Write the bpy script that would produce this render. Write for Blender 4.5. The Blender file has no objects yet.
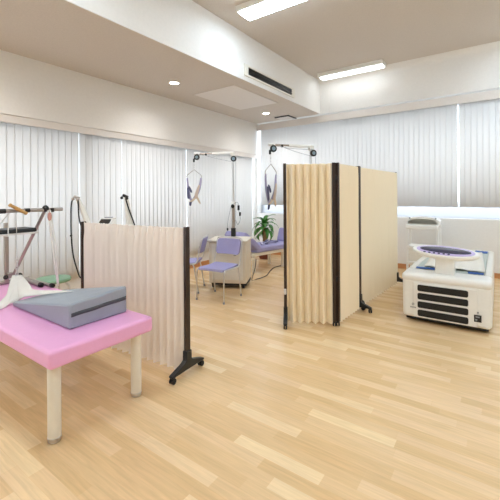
import bpy, math, random
from mathutils import Vector, Matrix, Quaternion
random.seed(7)
sc = bpy.context.scene
COL = sc.collection
PI = math.pi
R = math.radians

# ------------------------------------------------------------------ camera
F = 350.0; Y0 = 195.3; YAW = R(35.35); ROLL = R(0.4); H = 1.40
FW = Vector((-math.sin(YAW), math.cos(YAW), 0)); RT = Vector((math.cos(YAW), math.sin(YAW), 0))
def cw(lat, d, z=0.0):
    """metres to the right of / in front of the viewpoint -> room coordinates"""
    v = RT*lat + FW*d
    return Vector((v.x, v.y, z))
def cdir(lat, d):
    v = RT*lat + FW*d; v.normalize(); return v
cam = bpy.data.cameras.new('camera'); camo = bpy.data.objects.new('camera', cam); COL.objects.link(camo)
cam.sensor_width = 36; cam.lens = 36*F/500; cam.shift_y = (Y0-250)/500; cam.clip_start = 0.05
camo.matrix_world = Matrix.Translation((0, 0, H)) @ Matrix.Rotation(YAW, 4, 'Z') @ Matrix.Rotation(PI/2, 4, 'X') @ Matrix.Rotation(-ROLL, 4, 'Z')
sc.camera = camo

# ------------------------------------------------------------------ materials
def new_mat(name):
    m = bpy.data.materials.new(name); m.use_nodes = True
    return m, m.node_tree, m.node_tree.nodes['Principled BSDF']
def srgb(r, g, b):
    f = lambda c: (c/255/12.92) if c/255 <= 0.04045 else ((c/255+0.055)/1.055)**2.4
    return (f(r), f(g), f(b), 1)
def mat(name, col, rough=0.5, metal=0.0, noise=0.04, scale=30, bump=0.0, bscale=200, spec=0.5):
    m, t, b = new_mat(name)
    n = t.nodes.new('ShaderNodeTexNoise'); n.inputs['Scale'].default_value = scale; n.inputs['Detail'].default_value = 4
    tc = t.nodes.new('ShaderNodeTexCoord'); t.links.new(tc.outputs['Object'], n.inputs['Vector'])
    mx = t.nodes.new('ShaderNodeMix'); mx.data_type = 'RGBA'
    c = srgb(*col)
    mx.inputs[6].default_value = tuple(min(1, x*(1-noise)) for x in c[:3])+(1,)
    mx.inputs[7].default_value = tuple(min(1, x*(1+noise)) for x in c[:3])+(1,)
    t.links.new(n.outputs['Fac'], mx.inputs[0]); t.links.new(mx.outputs[2], b.inputs['Base Color'])
    b.inputs['Roughness'].default_value = rough; b.inputs['Metallic'].default_value = metal
    b.inputs['Specular IOR Level'].default_value = spec
    if bump:
        n2 = t.nodes.new('ShaderNodeTexNoise'); n2.inputs['Scale'].default_value = bscale
        t.links.new(tc.outputs['Object'], n2.inputs['Vector'])
        bp = t.nodes.new('ShaderNodeBump'); bp.inputs['Strength'].default_value = bump; bp.inputs['Distance'].default_value = 0.01
        t.links.new(n2.outputs['Fac'], bp.inputs['Height']); t.links.new(bp.outputs['Normal'], b.inputs['Normal'])
    return m
M = {}
M['wall'] = mat('wall_paper', (236, 235, 233), 0.85, bump=0.05, bscale=300)
M['ceil'] = mat('ceiling_board', (208, 200, 192), 0.9, noise=0.10, scale=60, bump=0.2, bscale=60)
M['white'] = mat('white_plastic', (238, 237, 233), 0.32)
M['whitem'] = mat('white_painted_trim', (226, 221, 217), 0.5)
M['cream'] = mat('cream_enamel', (226, 218, 202), 0.4)
M['offw'] = mat('off_white_metal', (232, 229, 220), 0.38)
M['black'] = mat('black_plastic', (26, 25, 25), 0.4)
M['rubber'] = mat('black_rubber', (18, 18, 19), 0.6)
M['vinyl'] = mat('black_vinyl', (30, 34, 37), 0.45)
M['brown'] = mat('dark_bronze_metal', (62, 48, 40), 0.35, metal=0.3)
M['chrome'] = mat('chrome', (215, 215, 216), 0.28, metal=1.0)
M['steel'] = mat('brushed_steel', (176, 168, 160), 0.35, metal=0.9)
M['pink'] = mat('pink_vinyl', (238, 172, 214), 0.42, bump=0.04, bscale=120)
M['grey'] = mat('grey_vinyl', (150, 158, 168), 0.42, bump=0.05, bscale=60)
M['dgrey'] = mat('dark_grey_band', (72, 76, 80), 0.6)
M['lav'] = mat('lavender_upholstery', (158, 155, 199), 0.7, bump=0.08, bscale=500)
M['green'] = mat('green_vinyl', (132, 172, 142), 0.45)
M['cloth'] = mat('white_cloth', (235, 231, 222), 0.9, bump=0.2, bscale=300)
M['blue'] = mat('blue_print', (40, 92, 170), 0.6)
M['gmat'] = mat('grey_green_mat', (196, 204, 198), 0.5)
M['wood'] = mat('light_wood_handle', (190, 148, 88), 0.5, noise=0.15)
M['bead'] = mat('cloth_beige', (222, 204, 182), 0.9)
M['navy'] = mat('navy_strap', (92, 92, 122), 0.8)
M['lstrap'] = mat('lilac_strap', (172, 166, 194), 0.8)
M['tan'] = mat('tan_strap', (206, 186, 172), 0.85)
M['leaf'] = mat('leaf_green', (66, 128, 50), 0.45, noise=0.3, scale=14)
M['trunk'] = mat('plant_trunk', (150, 118, 80), 0.8, noise=0.2)
M['pot'] = mat('terracotta_pot', (120, 62, 44), 0.6)
M['soil'] = mat('potting_soil', (60, 44, 34), 0.95)
M['skin'] = mat('coral_grip', (208, 150, 136), 0.5)
M['panel'] = mat('lilac_panel', (196, 180, 220), 0.35)
M['dpanel'] = mat('dark_display', (58, 56, 78), 0.2)
M['mark'] = mat('grey_marking', (150, 152, 158), 0.5)
M['alu'] = mat('window_aluminium', (196, 200, 206), 0.4, metal=0.5)
M['teal'] = mat('pulley_hub', (130, 150, 160), 0.35, metal=0.3)

def fabric(name, col, rib=0.02):
    m, t, b = new_mat(name)
    tc = t.nodes.new('ShaderNodeTexCoord')
    n = t.nodes.new('ShaderNodeTexNoise'); n.inputs['Scale'].default_value = 120; n.inputs['Detail'].default_value = 5
    mp = t.nodes.new('ShaderNodeMapping'); mp.inputs['Scale'].default_value = (1, 1, 0.3)
    t.links.new(tc.outputs['Object'], mp.inputs[0]); t.links.new(mp.outputs[0], n.inputs['Vector'])
    mx = t.nodes.new('ShaderNodeMix'); mx.data_type = 'RGBA'; c = srgb(*col)
    mx.inputs[6].default_value = tuple(x*0.985 for x in c[:3])+(1,); mx.inputs[7].default_value = tuple(min(1, x*1.015) for x in c[:3])+(1,)
    t.links.new(n.outputs['Fac'], mx.inputs[0]); t.links.new(mx.outputs[2], b.inputs['Base Color'])
    b.inputs['Roughness'].default_value = 0.55; b.inputs['Specular IOR Level'].default_value = 0.3
    bp = t.nodes.new('ShaderNodeBump'); bp.inputs['Strength'].default_value = 0.03; bp.inputs['Distance'].default_value = 0.002
    t.links.new(n.outputs['Fac'], bp.inputs['Height']); t.links.new(bp.outputs['Normal'], b.inputs['Normal'])
    return m
M['curtain_p'] = fabric('pinkish_ivory_pleated_vinyl', (246, 236, 226))
M['curtain_c'] = fabric('cream_pleated_vinyl', (249, 235, 208))

def floor_mat():
    m, t, b = new_mat('maple_strip_floor'); L = t.links
    tc = t.nodes.new('ShaderNodeTexCoord')
    br = t.nodes.new('ShaderNodeTexBrick')
    br.inputs['Scale'].default_value = 1.0
    br.inputs['Brick Width'].default_value = 0.52; br.inputs['Row Height'].default_value = 0.078
    br.inputs['Mortar Size'].default_value = 0.0008; br.inputs['Mortar Smooth'].default_value = 0.3
    br.offset = 0.37; br.offset_frequency = 1; br.squash = 1.25; br.squash_frequency = 3
    br.inputs['Color1'].default_value = (0, 0, 0, 1); br.inputs['Color2'].default_value = (1, 1, 1, 1); br.inputs['Mortar'].default_value = (0.42, 0.42, 0.42, 1)
    # jog each row a little so the butt joints never line up
    sp = t.nodes.new('ShaderNodeSeparateXYZ'); L.new(tc.outputs['Object'], sp.inputs[0])
    row = t.nodes.new('ShaderNodeMath'); row.operation = 'DIVIDE'; row.inputs[1].default_value = 0.078; L.new(sp.outputs['Y'], row.inputs[0])
    fl = t.nodes.new('ShaderNodeMath'); fl.operation = 'FLOOR'; L.new(row.outputs[0], fl.inputs[0])
    wn = t.nodes.new('ShaderNodeTexWhiteNoise'); wn.noise_dimensions = '1D'; L.new(fl.outputs[0], wn.inputs['W'])
    ad = t.nodes.new('ShaderNodeMath'); ad.operation = 'ADD'; L.new(sp.outputs['X'], ad.inputs[0]); L.new(wn.outputs['Value'], ad.inputs[1])
    cb = t.nodes.new('ShaderNodeCombineXYZ'); L.new(ad.outputs[0], cb.inputs['X']); L.new(sp.outputs['Y'], cb.inputs['Y'])
    L.new(cb.outputs[0], br.inputs['Vector'])
    ramp = t.nodes.new('ShaderNodeValToRGB'); cr = ramp.color_ramp
    cr.elements[0].position = 0.0; cr.elements[0].color = srgb(224, 187, 138)
    cr.elements[1].position = 1.0; cr.elements[1].color = srgb(243, 216, 170)
    e = cr.elements.new(0.45); e.color = srgb(230, 195, 147)
    e = cr.elements.new(0.75); e.color = srgb(236, 203, 158)
    L.new(br.outputs['Color'], ramp.inputs['Fac'])
    mp = t.nodes.new('ShaderNodeMapping'); mp.inputs['Scale'].default_value = (2.5, 40, 1)
    L.new(cb.outputs[0], mp.inputs[0])
    gr = t.nodes.new('ShaderNodeTexNoise'); gr.inputs['Scale'].default_value = 1.6; gr.inputs['Detail'].default_value = 6; gr.inputs['Distortion'].default_value = 0.6
    L.new(mp.outputs[0], gr.inputs['Vector'])
    gm = t.nodes.new('ShaderNodeMapRange'); gm.inputs[1].default_value = 0.3; gm.inputs[2].default_value = 0.7; gm.inputs[3].default_value = 0.9; gm.inputs[4].default_value = 1.06
    L.new(gr.outputs['Fac'], gm.inputs[0])
    mu = t.nodes.new('ShaderNodeMix'); mu.data_type = 'RGBA'; mu.blend_type = 'MULTIPLY'; mu.inputs[0].default_value = 1
    L.new(ramp.outputs[0], mu.inputs[6]); L.new(gm.outputs[0], mu.inputs[7]); L.new(mu.outputs[2], b.inputs['Base Color'])
    b.inputs['Roughness'].default_value = 0.26; b.inputs['Specular IOR Level'].default_value = 0.5
    return m
M['floor'] = floor_mat()
def base_mat():
    return mat('wood_skirting', (196, 138, 88), 0.5, noise=0.15, scale=12)
M['skirt'] = base_mat()

def slat_mat():
    m, t, b = new_mat('blind_fabric'); L = t.links
    b.inputs['Base Color'].default_value = srgb(236, 235, 234); b.inputs['Roughness'].default_value = 0.8
    tr = t.nodes.new('ShaderNodeBsdfTranslucent'); tr.inputs['Color'].default_value = srgb(240, 239, 238)
    n = t.nodes.new('ShaderNodeTexNoise'); n.inputs['Scale'].default_value = 90; tc = t.nodes.new('ShaderNodeTexCoord'); L.new(tc.outputs['Object'], n.inputs['Vector'])
    bp = t.nodes.new('ShaderNodeBump'); bp.inputs['Strength'].default_value = 0.02; bp.inputs['Distance'].default_value = 0.001
    L.new(n.outputs['Fac'], bp.inputs['Height']); L.new(bp.outputs['Normal'], b.inputs['Normal'])
    mx = t.nodes.new('ShaderNodeMixShader'); mx.inputs[0].default_value = 0.34
    L.new(b.outputs[0], mx.inputs[1]); L.new(tr.outputs[0], mx.inputs[2]); L.new(mx.outputs[0], t.nodes['Material Output'].inputs['Surface'])
    return m
M['slat'] = slat_mat()
def glass_mat():
    m, t, b = new_mat('window_glass'); L = t.links
    tr = t.nodes.new('ShaderNodeBsdfTransparent'); tr.inputs['Color'].default_value = (0.93, 0.96, 0.97, 1)
    gl = t.nodes.new('ShaderNodeBsdfGlossy'); gl.inputs['Roughness'].default_value = 0.02
    mx = t.nodes.new('ShaderNodeMixShader'); mx.inputs[0].default_value = 0.06
    L.new(tr.outputs[0], mx.inputs[1]); L.new(gl.outputs[0], mx.inputs[2]); L.new(mx.outputs[0], t.nodes['Material Output'].inputs['Surface'])
    return m
M['glass'] = glass_mat()
def dim_film_mat():  # diffusing film, added to soften the bright strip of bare glass
    m, t, b = new_mat('added_dimming_film'); L = t.links
    tr = t.nodes.new('ShaderNodeBsdfTranslucent')
    n = t.nodes.new('ShaderNodeTexNoise'); n.inputs['Scale'].default_value = 200
    mc = t.nodes.new('ShaderNodeMix'); mc.data_type = 'RGBA'; mc.inputs[6].default_value = (.56, .555, .565, 1); mc.inputs[7].default_value = (.59, .585, .595, 1)
    L.new(n.outputs['Fac'], mc.inputs[0]); L.new(mc.outputs[2], tr.inputs['Color']); L.new(tr.outputs[0], t.nodes['Material Output'].inputs['Surface'])
    return m
M['dimfilm'] = dim_film_mat()
def emit(name, col, s):
    m, t, b = new_mat(name)
    b.inputs['Base Color'].default_value = (0.9, 0.9, 0.9, 1)
    b.inputs['Emission Color'].default_value = col; b.inputs['Emission Strength'].default_value = s
    return m
LAMP_S = 12.8
M['lamp'] = emit('fluorescent_diffuser', (0.71, 0.865, 1.0, 1), LAMP_S)
M['lamp_far'] = emit('far_fluorescent_diffuser', (0.9, 0.96, 1.0, 1), 3.5)
M['dlamp'] = emit('downlight_lens', (1, 0.96, 0.9, 1), 14)

# ------------------------------------------------------------------ mesh builder
class MB:
    def __init__(s): s.v = []; s.f = []; s.uv = None
    def add(s, vs, fs, mx=None):
        o = len(s.v)
        for p in vs:
            p = Vector(p)
            s.v.append(tuple(mx @ p) if mx else tuple(p))
        for f in fs: s.f.append(tuple(i+o for i in f))
        return s
    def box(s, c, size, rot=None):
        hx, hy, hz = size[0]/2, size[1]/2, size[2]/2
        vs = [(x, y, z) for x in (-hx, hx) for y in (-hy, hy) for z in (-hz, hz)]
        fs = [(0, 1, 3, 2), (4, 6, 7, 5), (0, 4, 5, 1), (2, 3, 7, 6), (0, 2, 6, 4), (1, 5, 7, 3)]
        m = Matrix.Translation(c) @ (rot.to_4x4() if rot else Matrix())
        return s.add(vs, fs, m)
    def bb(s, x0, x1, y0, y1, z0, z1):
        return s.box(((x0+x1)/2, (y0+y1)/2, (z0+z1)/2), (abs(x1-x0), abs(y1-y0), abs(z1-z0)))
    def tube(s, pts, r, n=10, cap=True):
        pts = [Vector(p) for p in pts]; k = len(pts)
        rr = r if isinstance(r, (list, tuple)) else [r]*k
        rings = []; prev = None
        for i, p in enumerate(pts):
            t = (pts[min(i+1, k-1)]-pts[max(i-1, 0)]).normalized()
            if prev is None:
                a = Vector((0, 0, 1)) if abs(t.z) < 0.9 else Vector((1, 0, 0))
                u = t.cross(a).normalized()
            else:
                u = (prev - t*prev.dot(t)).normalized()
            prev = u; w = t.cross(u)
            rings.append([p + (u*math.cos(2*PI*j/n) + w*math.sin(2*PI*j/n))*rr[i] for j in range(n)])
        vs = [q for g in rings for q in g]
        fs = [(i*n+j, i*n+(j+1) % n, (i+1)*n+(j+1) % n, (i+1)*n+j) for i in range(k-1) for j in range(n)]
        if cap: fs += [tuple(reversed(range(n))), tuple((k-1)*n+j for j in range(n))]
        return s.add(vs, fs)
    def cyl(s, a, b, r, n=20): return s.tube([a, b], r, n)
    def lathe(s, prof, n=28, mx=None):
        k = len(prof)
        vs = [(r*math.cos(2*PI*j/n), r*math.sin(2*PI*j/n), z) for r, z in prof for j in range(n)]
        fs = [(i*n+j, i*n+(j+1) % n, (i+1)*n+(j+1) % n, (i+1)*n+j) for i in range(k-1) for j in range(n)]
        fs += [tuple(reversed(range(n))), tuple((k-1)*n+j for j in range(n))]
        return s.add(vs, fs, mx)
    def prism(s, poly, h, mx=None):
        """polygon in xy, extruded in z from 0 to h"""
        n = len(poly)
        vs = [(x, y, 0) for x, y in poly] + [(x, y, h) for x, y in poly]
        fs = [tuple(reversed(range(n))), tuple(n+j for j in range(n))] + [(j, (j+1) % n, n+(j+1) % n, n+j) for j in range(n)]
        return s.add(vs, fs, mx)
    def grid(s, rows):
        h, w = len(rows), len(rows[0])
        vs = [p for r in rows for p in r]
        fs = [(i*w+j, i*w+j+1, (i+1)*w+j+1, (i+1)*w+j) for i in range(h-1) for j in range(w-1)]
        return s.add(vs, fs)
    def ball(s, c, r, n=14, sc=(1, 1, 1)):
        k = 9
        prof = [(max(1e-4, math.sin(PI*i/k)), -math.cos(PI*i/k)) for i in range(k+1)]
        return s.lathe(prof, n, Matrix.Translation(c) @ Matrix.Diagonal((r*sc[0], r*sc[1], r*sc[2], 1)))
    def build(s, name, m, parent=None, smooth=True, bevel=0.0, solid=0.0, subd=0, seg=3):
        me = bpy.data.meshes.new(name); me.from_pydata(s.v, [], s.f); me.validate()
        me.materials.append(m)
        import bmesh
        b = bmesh.new(); b.from_mesh(me); bmesh.ops.recalc_face_normals(b, faces=b.faces); b.to_mesh(me); b.free()
        if smooth:
            for p in me.polygons: p.use_smooth = True
            me.set_sharp_from_angle(angle=R(38))
        o = bpy.data.objects.new(name, me); COL.objects.link(o)
        if parent: o.parent = parent
        if solid:
            d = o.modifiers.new('solid', 'SOLIDIFY'); d.thickness = solid; d.offset = 0
        if bevel:
            d = o.modifiers.new('bevel', 'BEVEL'); d.width = bevel; d.segments = seg; d.limit_method = 'ANGLE'; d.angle_limit = R(35)
            d.harden_normals = False
        if subd:
            d = o.modifiers.new('sub', 'SUBSURF'); d.levels = subd; d.render_levels = subd
        return o
def tag(o, label=None, cat=None, group=None, kind=None):
    if label: o['label'] = label
    if cat: o['category'] = cat
    if group: o['group'] = group
    if kind: o['kind'] = kind
    return o
def empty(name, loc=(0, 0, 0), rz=0.0, label=None, cat=None, group=None):
    o = bpy.data.objects.new(name, None); COL.objects.link(o); o.location = loc; o.rotation_euler = (0, 0, rz); o.empty_display_size = 0.1
    return tag(o, label, cat, group)
def copy_tree(o, parent=None):
    c = o.copy(); COL.objects.link(c)
    if parent: c.parent = parent
    for ch in [q for q in bpy.data.objects if q.parent == o]: copy_tree(ch, c)
    return c
def struct(mb, name, m, bevel=0.0, smooth=False):
    return tag(mb.build(name, m, smooth=smooth, bevel=bevel), kind='structure')
def arc(c, r, a0, a1, n, plane='xz'):
    out = []
    for i in range(n+1):
        a = a0+(a1-a0)*i/n
        u, v = r*math.cos(a), r*math.sin(a)
        out.append(Vector(c)+(Vector((u, 0, v)) if plane == 'xz' else Vector((0, u, v)) if plane == 'yz' else Vector((u, v, 0))))
    return out
def smoothpath(pts, n=8):
    P = [Vector(p) for p in pts]; out = []
    for i in range(len(P)-1):
        p0 = P[max(i-1, 0)]; p1 = P[i]; p2 = P[i+1]; p3 = P[min(i+2, len(P)-1)]
        for k in range(n):
            t = k/n
            out.append(0.5*((2*p1)+(p2-p0)*t+(2*p0-5*p1+4*p2-p3)*t*t+(3*p1-p0-3*p2+p3)*t**3))
    out.append(P[-1]); return out
def rz(a): return Matrix.Rotation(a, 4, 'Z')
def rx(a): return Matrix.Rotation(a, 4, 'X')
def ry(a): return Matrix.Rotation(a, 4, 'Y')
T = Matrix.Translation

# ------------------------------------------------------------------ room
XL, XR, YB, YF = -4.84, 4.3, 7.07, -3.6
ZC, ZS, XS = 3.82, 3.12, -3.08        # high ceiling, dropped ceiling, edge of the dropped part
struct(MB().bb(XL-.4, XR+.2, YF-.2, YB+.4, -.12, 0), 'floor', M['floor'])
struct(MB().bb(XS-.25, XR+.2, YF-.2, YB+.4, ZC, ZC+.12), 'ceiling', M['ceil'])
struct(MB().bb(XL-.4, XS-.012, YF-.2, YB+.4, ZS, ZS+.05), 'ceiling_lower', M['ceil'])
struct(MB().bb(XS-.012, XS, YF-.2, YB-.13, ZS, ZC), 'trim_1', M['wall'])
# left wall with window openings
LW = [(-3.3, 2.70), (2.78, 6.93)]
LZ0, LZ1 = .34, 2.33
w = MB().bb(XL-.3, XL, YF-.2, YB+.3, 0, LZ0).bb(XL-.3, XL, YF-.2, YB+.3, LZ1, 2.38).bb(XL-.3, XL+.11, YF-.2, YB+.3, 2.38, ZS)
ys = [YF-.2]+[q for p in LW for q in p]+[YB+.3]
for i in range(0, len(ys), 2): w.bb(XL-.3, XL-(0 if i+2 >= len(ys) else .0), ys[i], ys[i+1], LZ0, LZ1)
struct(w, 'wall_left', M['wall'])
struct(MB().bb(XL+.078, XL+.098, YF, YB-.001, 2.285, 2.38), 'trim_2', M['whitem'], bevel=.006)
# back wall
BW = [(-4.79, 2.9)]
BZ0, BZ1 = .965, 3.0
w = MB().bb(XL, XR+.2, YB, YB+.3, 0, BZ0).bb(XL, XR+.2, YB, YB+.3, BZ1, ZS).bb(XL, XR+.2, YB-.13, YB+.3, ZS-.005, ZC)
xs = [XL]+[q for p in BW for q in p]+[XR+.2]
for i in range(0, len(xs), 2): w.bb(xs[i], xs[i+1], YB, YB+.3, BZ0, BZ1)
struct(w, 'wall_back', M['wall'])
struct(MB().bb(XL+.11, XR, YB-.11, YB-.09, 2.945, 3.085), 'trim_3', M['whitem'], bevel=.006)
# rounded cove between back wall and high ceiling, and at the step of the dropped ceiling
cv = MB(); pr = []
for i in range(9):
    a = PI/2*i/8; pr.append((YB-.13-.12+.12*math.sin(a), ZC-.12+.12*math.cos(a)))
pr += [(YB-.13, ZC)]
cv.add([(x, y, z) for x in (XS, XR) for y, z in pr], [tuple(range(len(pr)))]+[tuple(len(pr)+i for i in reversed(range(len(pr))))]+[(i, (i+1) % len(pr), len(pr)+(i+1) % len(pr), len(pr)+i) for i in range(len(pr))])
struct(cv, 'trim_4', M['wall'], smooth=True)
struct(MB().bb(XR, XR+.2, YF-.2, YB, 0, ZC), 'wall_right', M['wall'])
struct(MB().bb(XL, XR, YF-.2, YF, 0, ZC), 'wall_front', M['wall'])
struct(MB().bb(XL, XL+.014, YF, YB, 0, .085), 'baseboard_left', M['skirt'])
struct(MB().bb(XL+.014, XR, YB-.014, YB, 0, .085), 'baseboard_back', M['skirt'])
struct(MB().bb(-2.878, -2.872, YB-.133, YB-.129, ZS, 3.7), 'trim_5', M['whitem'])
wn = 0
def window(horizontal, a0, a1, z0, z1):
    global wn; wn += 1
    root = empty('window_%d' % wn); root['kind'] = 'structure'
    f = MB(); g = MB(); t = .045
    n = max(1, round((a1-a0)/(2.4 if horizontal else 1.3)))
    p0, p1 = (XL-.22, XL-.17) if not horizontal else (YB+.17, YB+.22)
    def bb(mb, u0, u1, q0, q1, zz0, zz1):
        if horizontal: mb.bb(u0, u1, q0, q1, zz0, zz1)
        else: mb.bb(q0, q1, u0, u1, zz0, zz1)
    bb(f, a0, a1, p0, p1, z0, z0+t); bb(f, a0, a1, p0, p1, z1-t, z1)
    for i in range(n+1):
        u = a0+(a1-a0-t)*i/n; bb(f, u, u+t, p0, p1, z0, z1)
    pm = (p0+p1)/2
    bb(g, a0+.02, a1-.02, pm-.003, pm+.003, z0+.02, z1-.02)
    if horizontal:  # added film dims the glass left uncovered below the back blinds
        MB().bb(a0+.03, a1-.03, pm-.012, pm-.006, z0+t, 1.25).build('strip_dimming_film', M['dimfilm'], root, smooth=False)
    f.build('window_frame', M['alu'], root, smooth=False); g.build('window_glass', M['glass'], root, smooth=False)
for a, b in LW: window(False, a, b, LZ0, LZ1+.03)
for a, b in BW: window(True, a, b, BZ0-.06, BZ1+.03)

# ------------------------------------------------------------------ vertical blinds
def blind(horizontal, a0, a1, z0, z1, pos, label, wdt=.089, gap=.004, ang=6, opens=()):
    # own coordinates: u along the wall, q towards the room
    root = empty('vertical_blind', (a0, pos, 0) if horizontal else (pos, a0, 0), 0 if horizontal else PI/2, label, 'blind', 'vertical blinds on the windows')
    L = a1-a0; n = max(2, int(L/(wdt+gap))); step = L/n; w = step-gap
    s = MB()
    for i in range(n):
        uc = (i+.5)*step; a = R(ang+random.uniform(-.8, .8)); hw = w/2
        rows = []
        if i in opens: a += R(14)*(1 if ang > 0 else -1)
        for z in (z0+random.uniform(-.004, .004), (z0+z1)/2, z1-.03):
            row = []
            for k in range(5):
                x = -hw+w*k/4; y = .004*(1-(2*k/4-1)**2)
                row.append((uc+x*math.cos(a)-y*math.sin(a), x*math.sin(a)+y*math.cos(a), z))
            rows.append(row)
        s.grid(rows)
    s.build('slats', M['slat'], root, solid=.0008)
    MB().bb(0, L, -.02, .02, z1-.03, z1).build('head_rail', M['whitem'], root, bevel=.004)
    return root
bl = [(-3.3, -.5, 'x'),
      (-.45, 2.607, 'white vertical blind behind the pink bed and its metal bar frame'),
      (2.628, 3.295, 'narrow white vertical blind behind the two-armed electrotherapy unit'),
      (3.311, 4.68, 'white vertical blind directly above the low pleated screen'),
      (4.702, 6.84, 'white vertical blind behind the left traction unit, ending at the room corner')]
for a, b, l in bl[1:]: blind(False, a, b, .26, 2.33, XL+.045, l, wdt=.092, gap=-.007, ang=-5)
blind(True, -4.64, -.572, 1.17, 3.0, YB-.055, 'long white vertical blind on the back window wall, behind the tall cream screens', gap=-.003, ang=-4)
blind(True, -.546, 2.9, 1.17, 3.0, YB-.055, 'white vertical blind right of the narrow gap on the back window wall', gap=-.003, ang=-4)

# ------------------------------------------------------------------ ceiling things
def downlight(x, y, label, e=30):
    root = empty('ceiling_downlight', (x, y, ZS), 0, label, 'light', 'recessed downlights in the low ceiling')
    MB().lathe([(.062, -.001), (.09, -.001), (.093, -.006), (.088, -.012), (.066, -.014), (.062, -.008)]).build('trim_ring', M['white'], root)
    MB().lathe([(.062, -.006), (.061, -.010), (.03, -.013), (.001, -.014)]).build('lens', M['dlamp'], root)
    l = bpy.data.lights.new('downlight_lamp', 'SPOT'); l.energy = e; l.spot_size = R(150); l.spot_blend = 1; l.shadow_soft_size = .06; l.color = (1, .97, .94)
    lo = bpy.data.objects.new('downlight_lamp', l); COL.objects.link(lo); lo.parent = root; lo.location = (0, 0, -.03)
downlight(-4.0, 3.67, 'round lit ceiling downlight nearest, above the left blinds')
downlight(-3.95, 6.17, 'round lit ceiling downlight farther off, near the room corner')
downlight(-4.0, 1.17, 'unseen round ceiling downlight added above the pink bed to light the wall')  # out of view, continues the row; added for light on the left wall

def fixture(x, y, label, dw=.12):
    root = empty('fluorescent_light', (x, y, ZC), 0, label, 'light', 'fluorescent lights on the high ceiling')
    prof = [(-.15, 0), (.15, 0), (.135, -.07), (-.135, -.07)]
    MB().prism(prof, 1.26, T((-.63, 0, 0)) @ Matrix(((0, 0, 1, 0), (1, 0, 0, 0), (0, 1, 0, 0), (0, 0, 0, 1)))).build('housing', M['white'], root, bevel=.004)
    MB().bb(-.6, .6, -dw, dw, -.092, -.071).build('diffuser', M['lamp' if dw > .1 else 'lamp_far'], root, bevel=.008)
fx = [(-2.3, 6.62), (-2.1, 3.7), (-2.1, 1.1), (-2.1, -1.6), (.8, 6.0), (.8, 3.7), (.8, 1.1), (.8, -1.6), (3.2, 3.7), (3.2, 1.1), (3.2, -1.6)]  # outer right column is added to brighten the room
lbl = {0: 'white ceiling light at the far end of the high ceiling, beside the cove corner', 1: 'white ceiling light on the high ceiling in front of the one at the cove corner'}
for i, (x, y) in enumerate(fx):
    fixture(x, y, dw=(.12 if i else .08), label=lbl.get(i, 'white rectangular fluorescent ceiling light at %s' % {2: 'the left, over the pink bed', 3: 'the left, behind the viewer', 4: 'the far right, over the water bed', 5: 'the right, mid room', 6: 'the right, near the viewer', 7: 'the right, behind the viewer', 8: 'the outer right, mid room, added for fill light', 9: 'the outer right, near the viewer, added for fill light', 10: 'the outer right, behind the viewer, added for fill light'}.get(i, '')))

# slot air conditioner on the step face
root = empty('air_conditioner_grille', (XS, 4.2, 3.19), 0, 'long slot air conditioner outlet with dark opening in the ceiling step', 'air conditioner')
f = MB().bb(0, .02, 0, 1.57, 0, .03).bb(0, .02, 0, 1.57, .145, .175).bb(0, .02, 0, .1, .03, .145).bb(0, .02, 1.47, 1.57, .03, .145)
f.build('frame', M['offw'], root, bevel=.003)
MB().bb(.001, .004, .1, 1.47, .03, .145).build('slot', M['black'], root, smooth=False)
MB().bb(.004, .018, .1, 1.47, .06, .068).bb(.004, .018, .1, 1.47, .105, .113).build('louvre', M['black'], root, smooth=False)
# ceiling cassette panel
root = empty('ceiling_panel', (-4.2, 4.3, ZS), 0, 'large flat rectangular access panel in the low ceiling between the downlights', 'ceiling panel')
MB().bb(0, .86, 0, 1.3, -.012, -.001).build('panel', M['whitem'], root, bevel=.004)
MB().bb(-.02, .88, -.02, 0, -.008, -.001).bb(-.02, .88, 1.3, 1.32, -.008, -.001).bb(-.02, 0, 0, 1.3, -.008, -.001).bb(.86, .88, 0, 1.3, -.008, -.001).build('frame', M['ceil'], root, smooth=False)
root = empty('ceiling_diffuser', (-3.82, 6.76, ZS), 0, 'square ceiling air diffuser with dark slots near the room corner', 'vent')
MB().bb(-.2, .2, -.2, .2, -.012, -.001).build('plate', M['whitem'], root, bevel=.003)
MB().bb(-.17, .17, -.185, -.15, -.03, -.012).bb(.15, .185, -.185, .17, -.03, -.012).build('slot', M['black'], root, smooth=False)

# ------------------------------------------------------------------ pink treatment bed
BX0, BX1, BY0, BY1, BT = -3.94, -1.985, .912, 1.612, .555
root = empty('treatment_bed', ((BX0+BX1)/2, (BY0+BY1)/2, 0), 0, 'pink vinyl treatment bed with white round legs holding a grey wedge cushion', 'bed')
hl, hw = (BX1-BX0)/2, (BY1-BY0)/2
MB().bb(-hl, hl, -hw, hw, BT-.105, BT).build('mattress', M['pink'], root, bevel=.022, seg=5)
MB().bb(-hl+.075, hl-.075, -hw+.05, hw-.05, BT-.125, BT-.106).build('bed_frame', M['cream'], root, bevel=.003)
for sx in (-1, 1):
    for sy in (-1, 1):
        x, y = sx*(hl-.10), sy*(hw-.072)
        lg = MB().lathe([(.036, .02), (.036, BT-.108)], 24, T((x, y, 0))).build('leg', M['cream'], root)
        MB().lathe([(.03, 0), (.034, .004), (.034, .016), (.037, .02), (.037, .03), (.036, .031)], 24, T((x, y, 0))).build('glide', M['chrome'], lg)['label'] = 'chrome adjustable glide'

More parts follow.
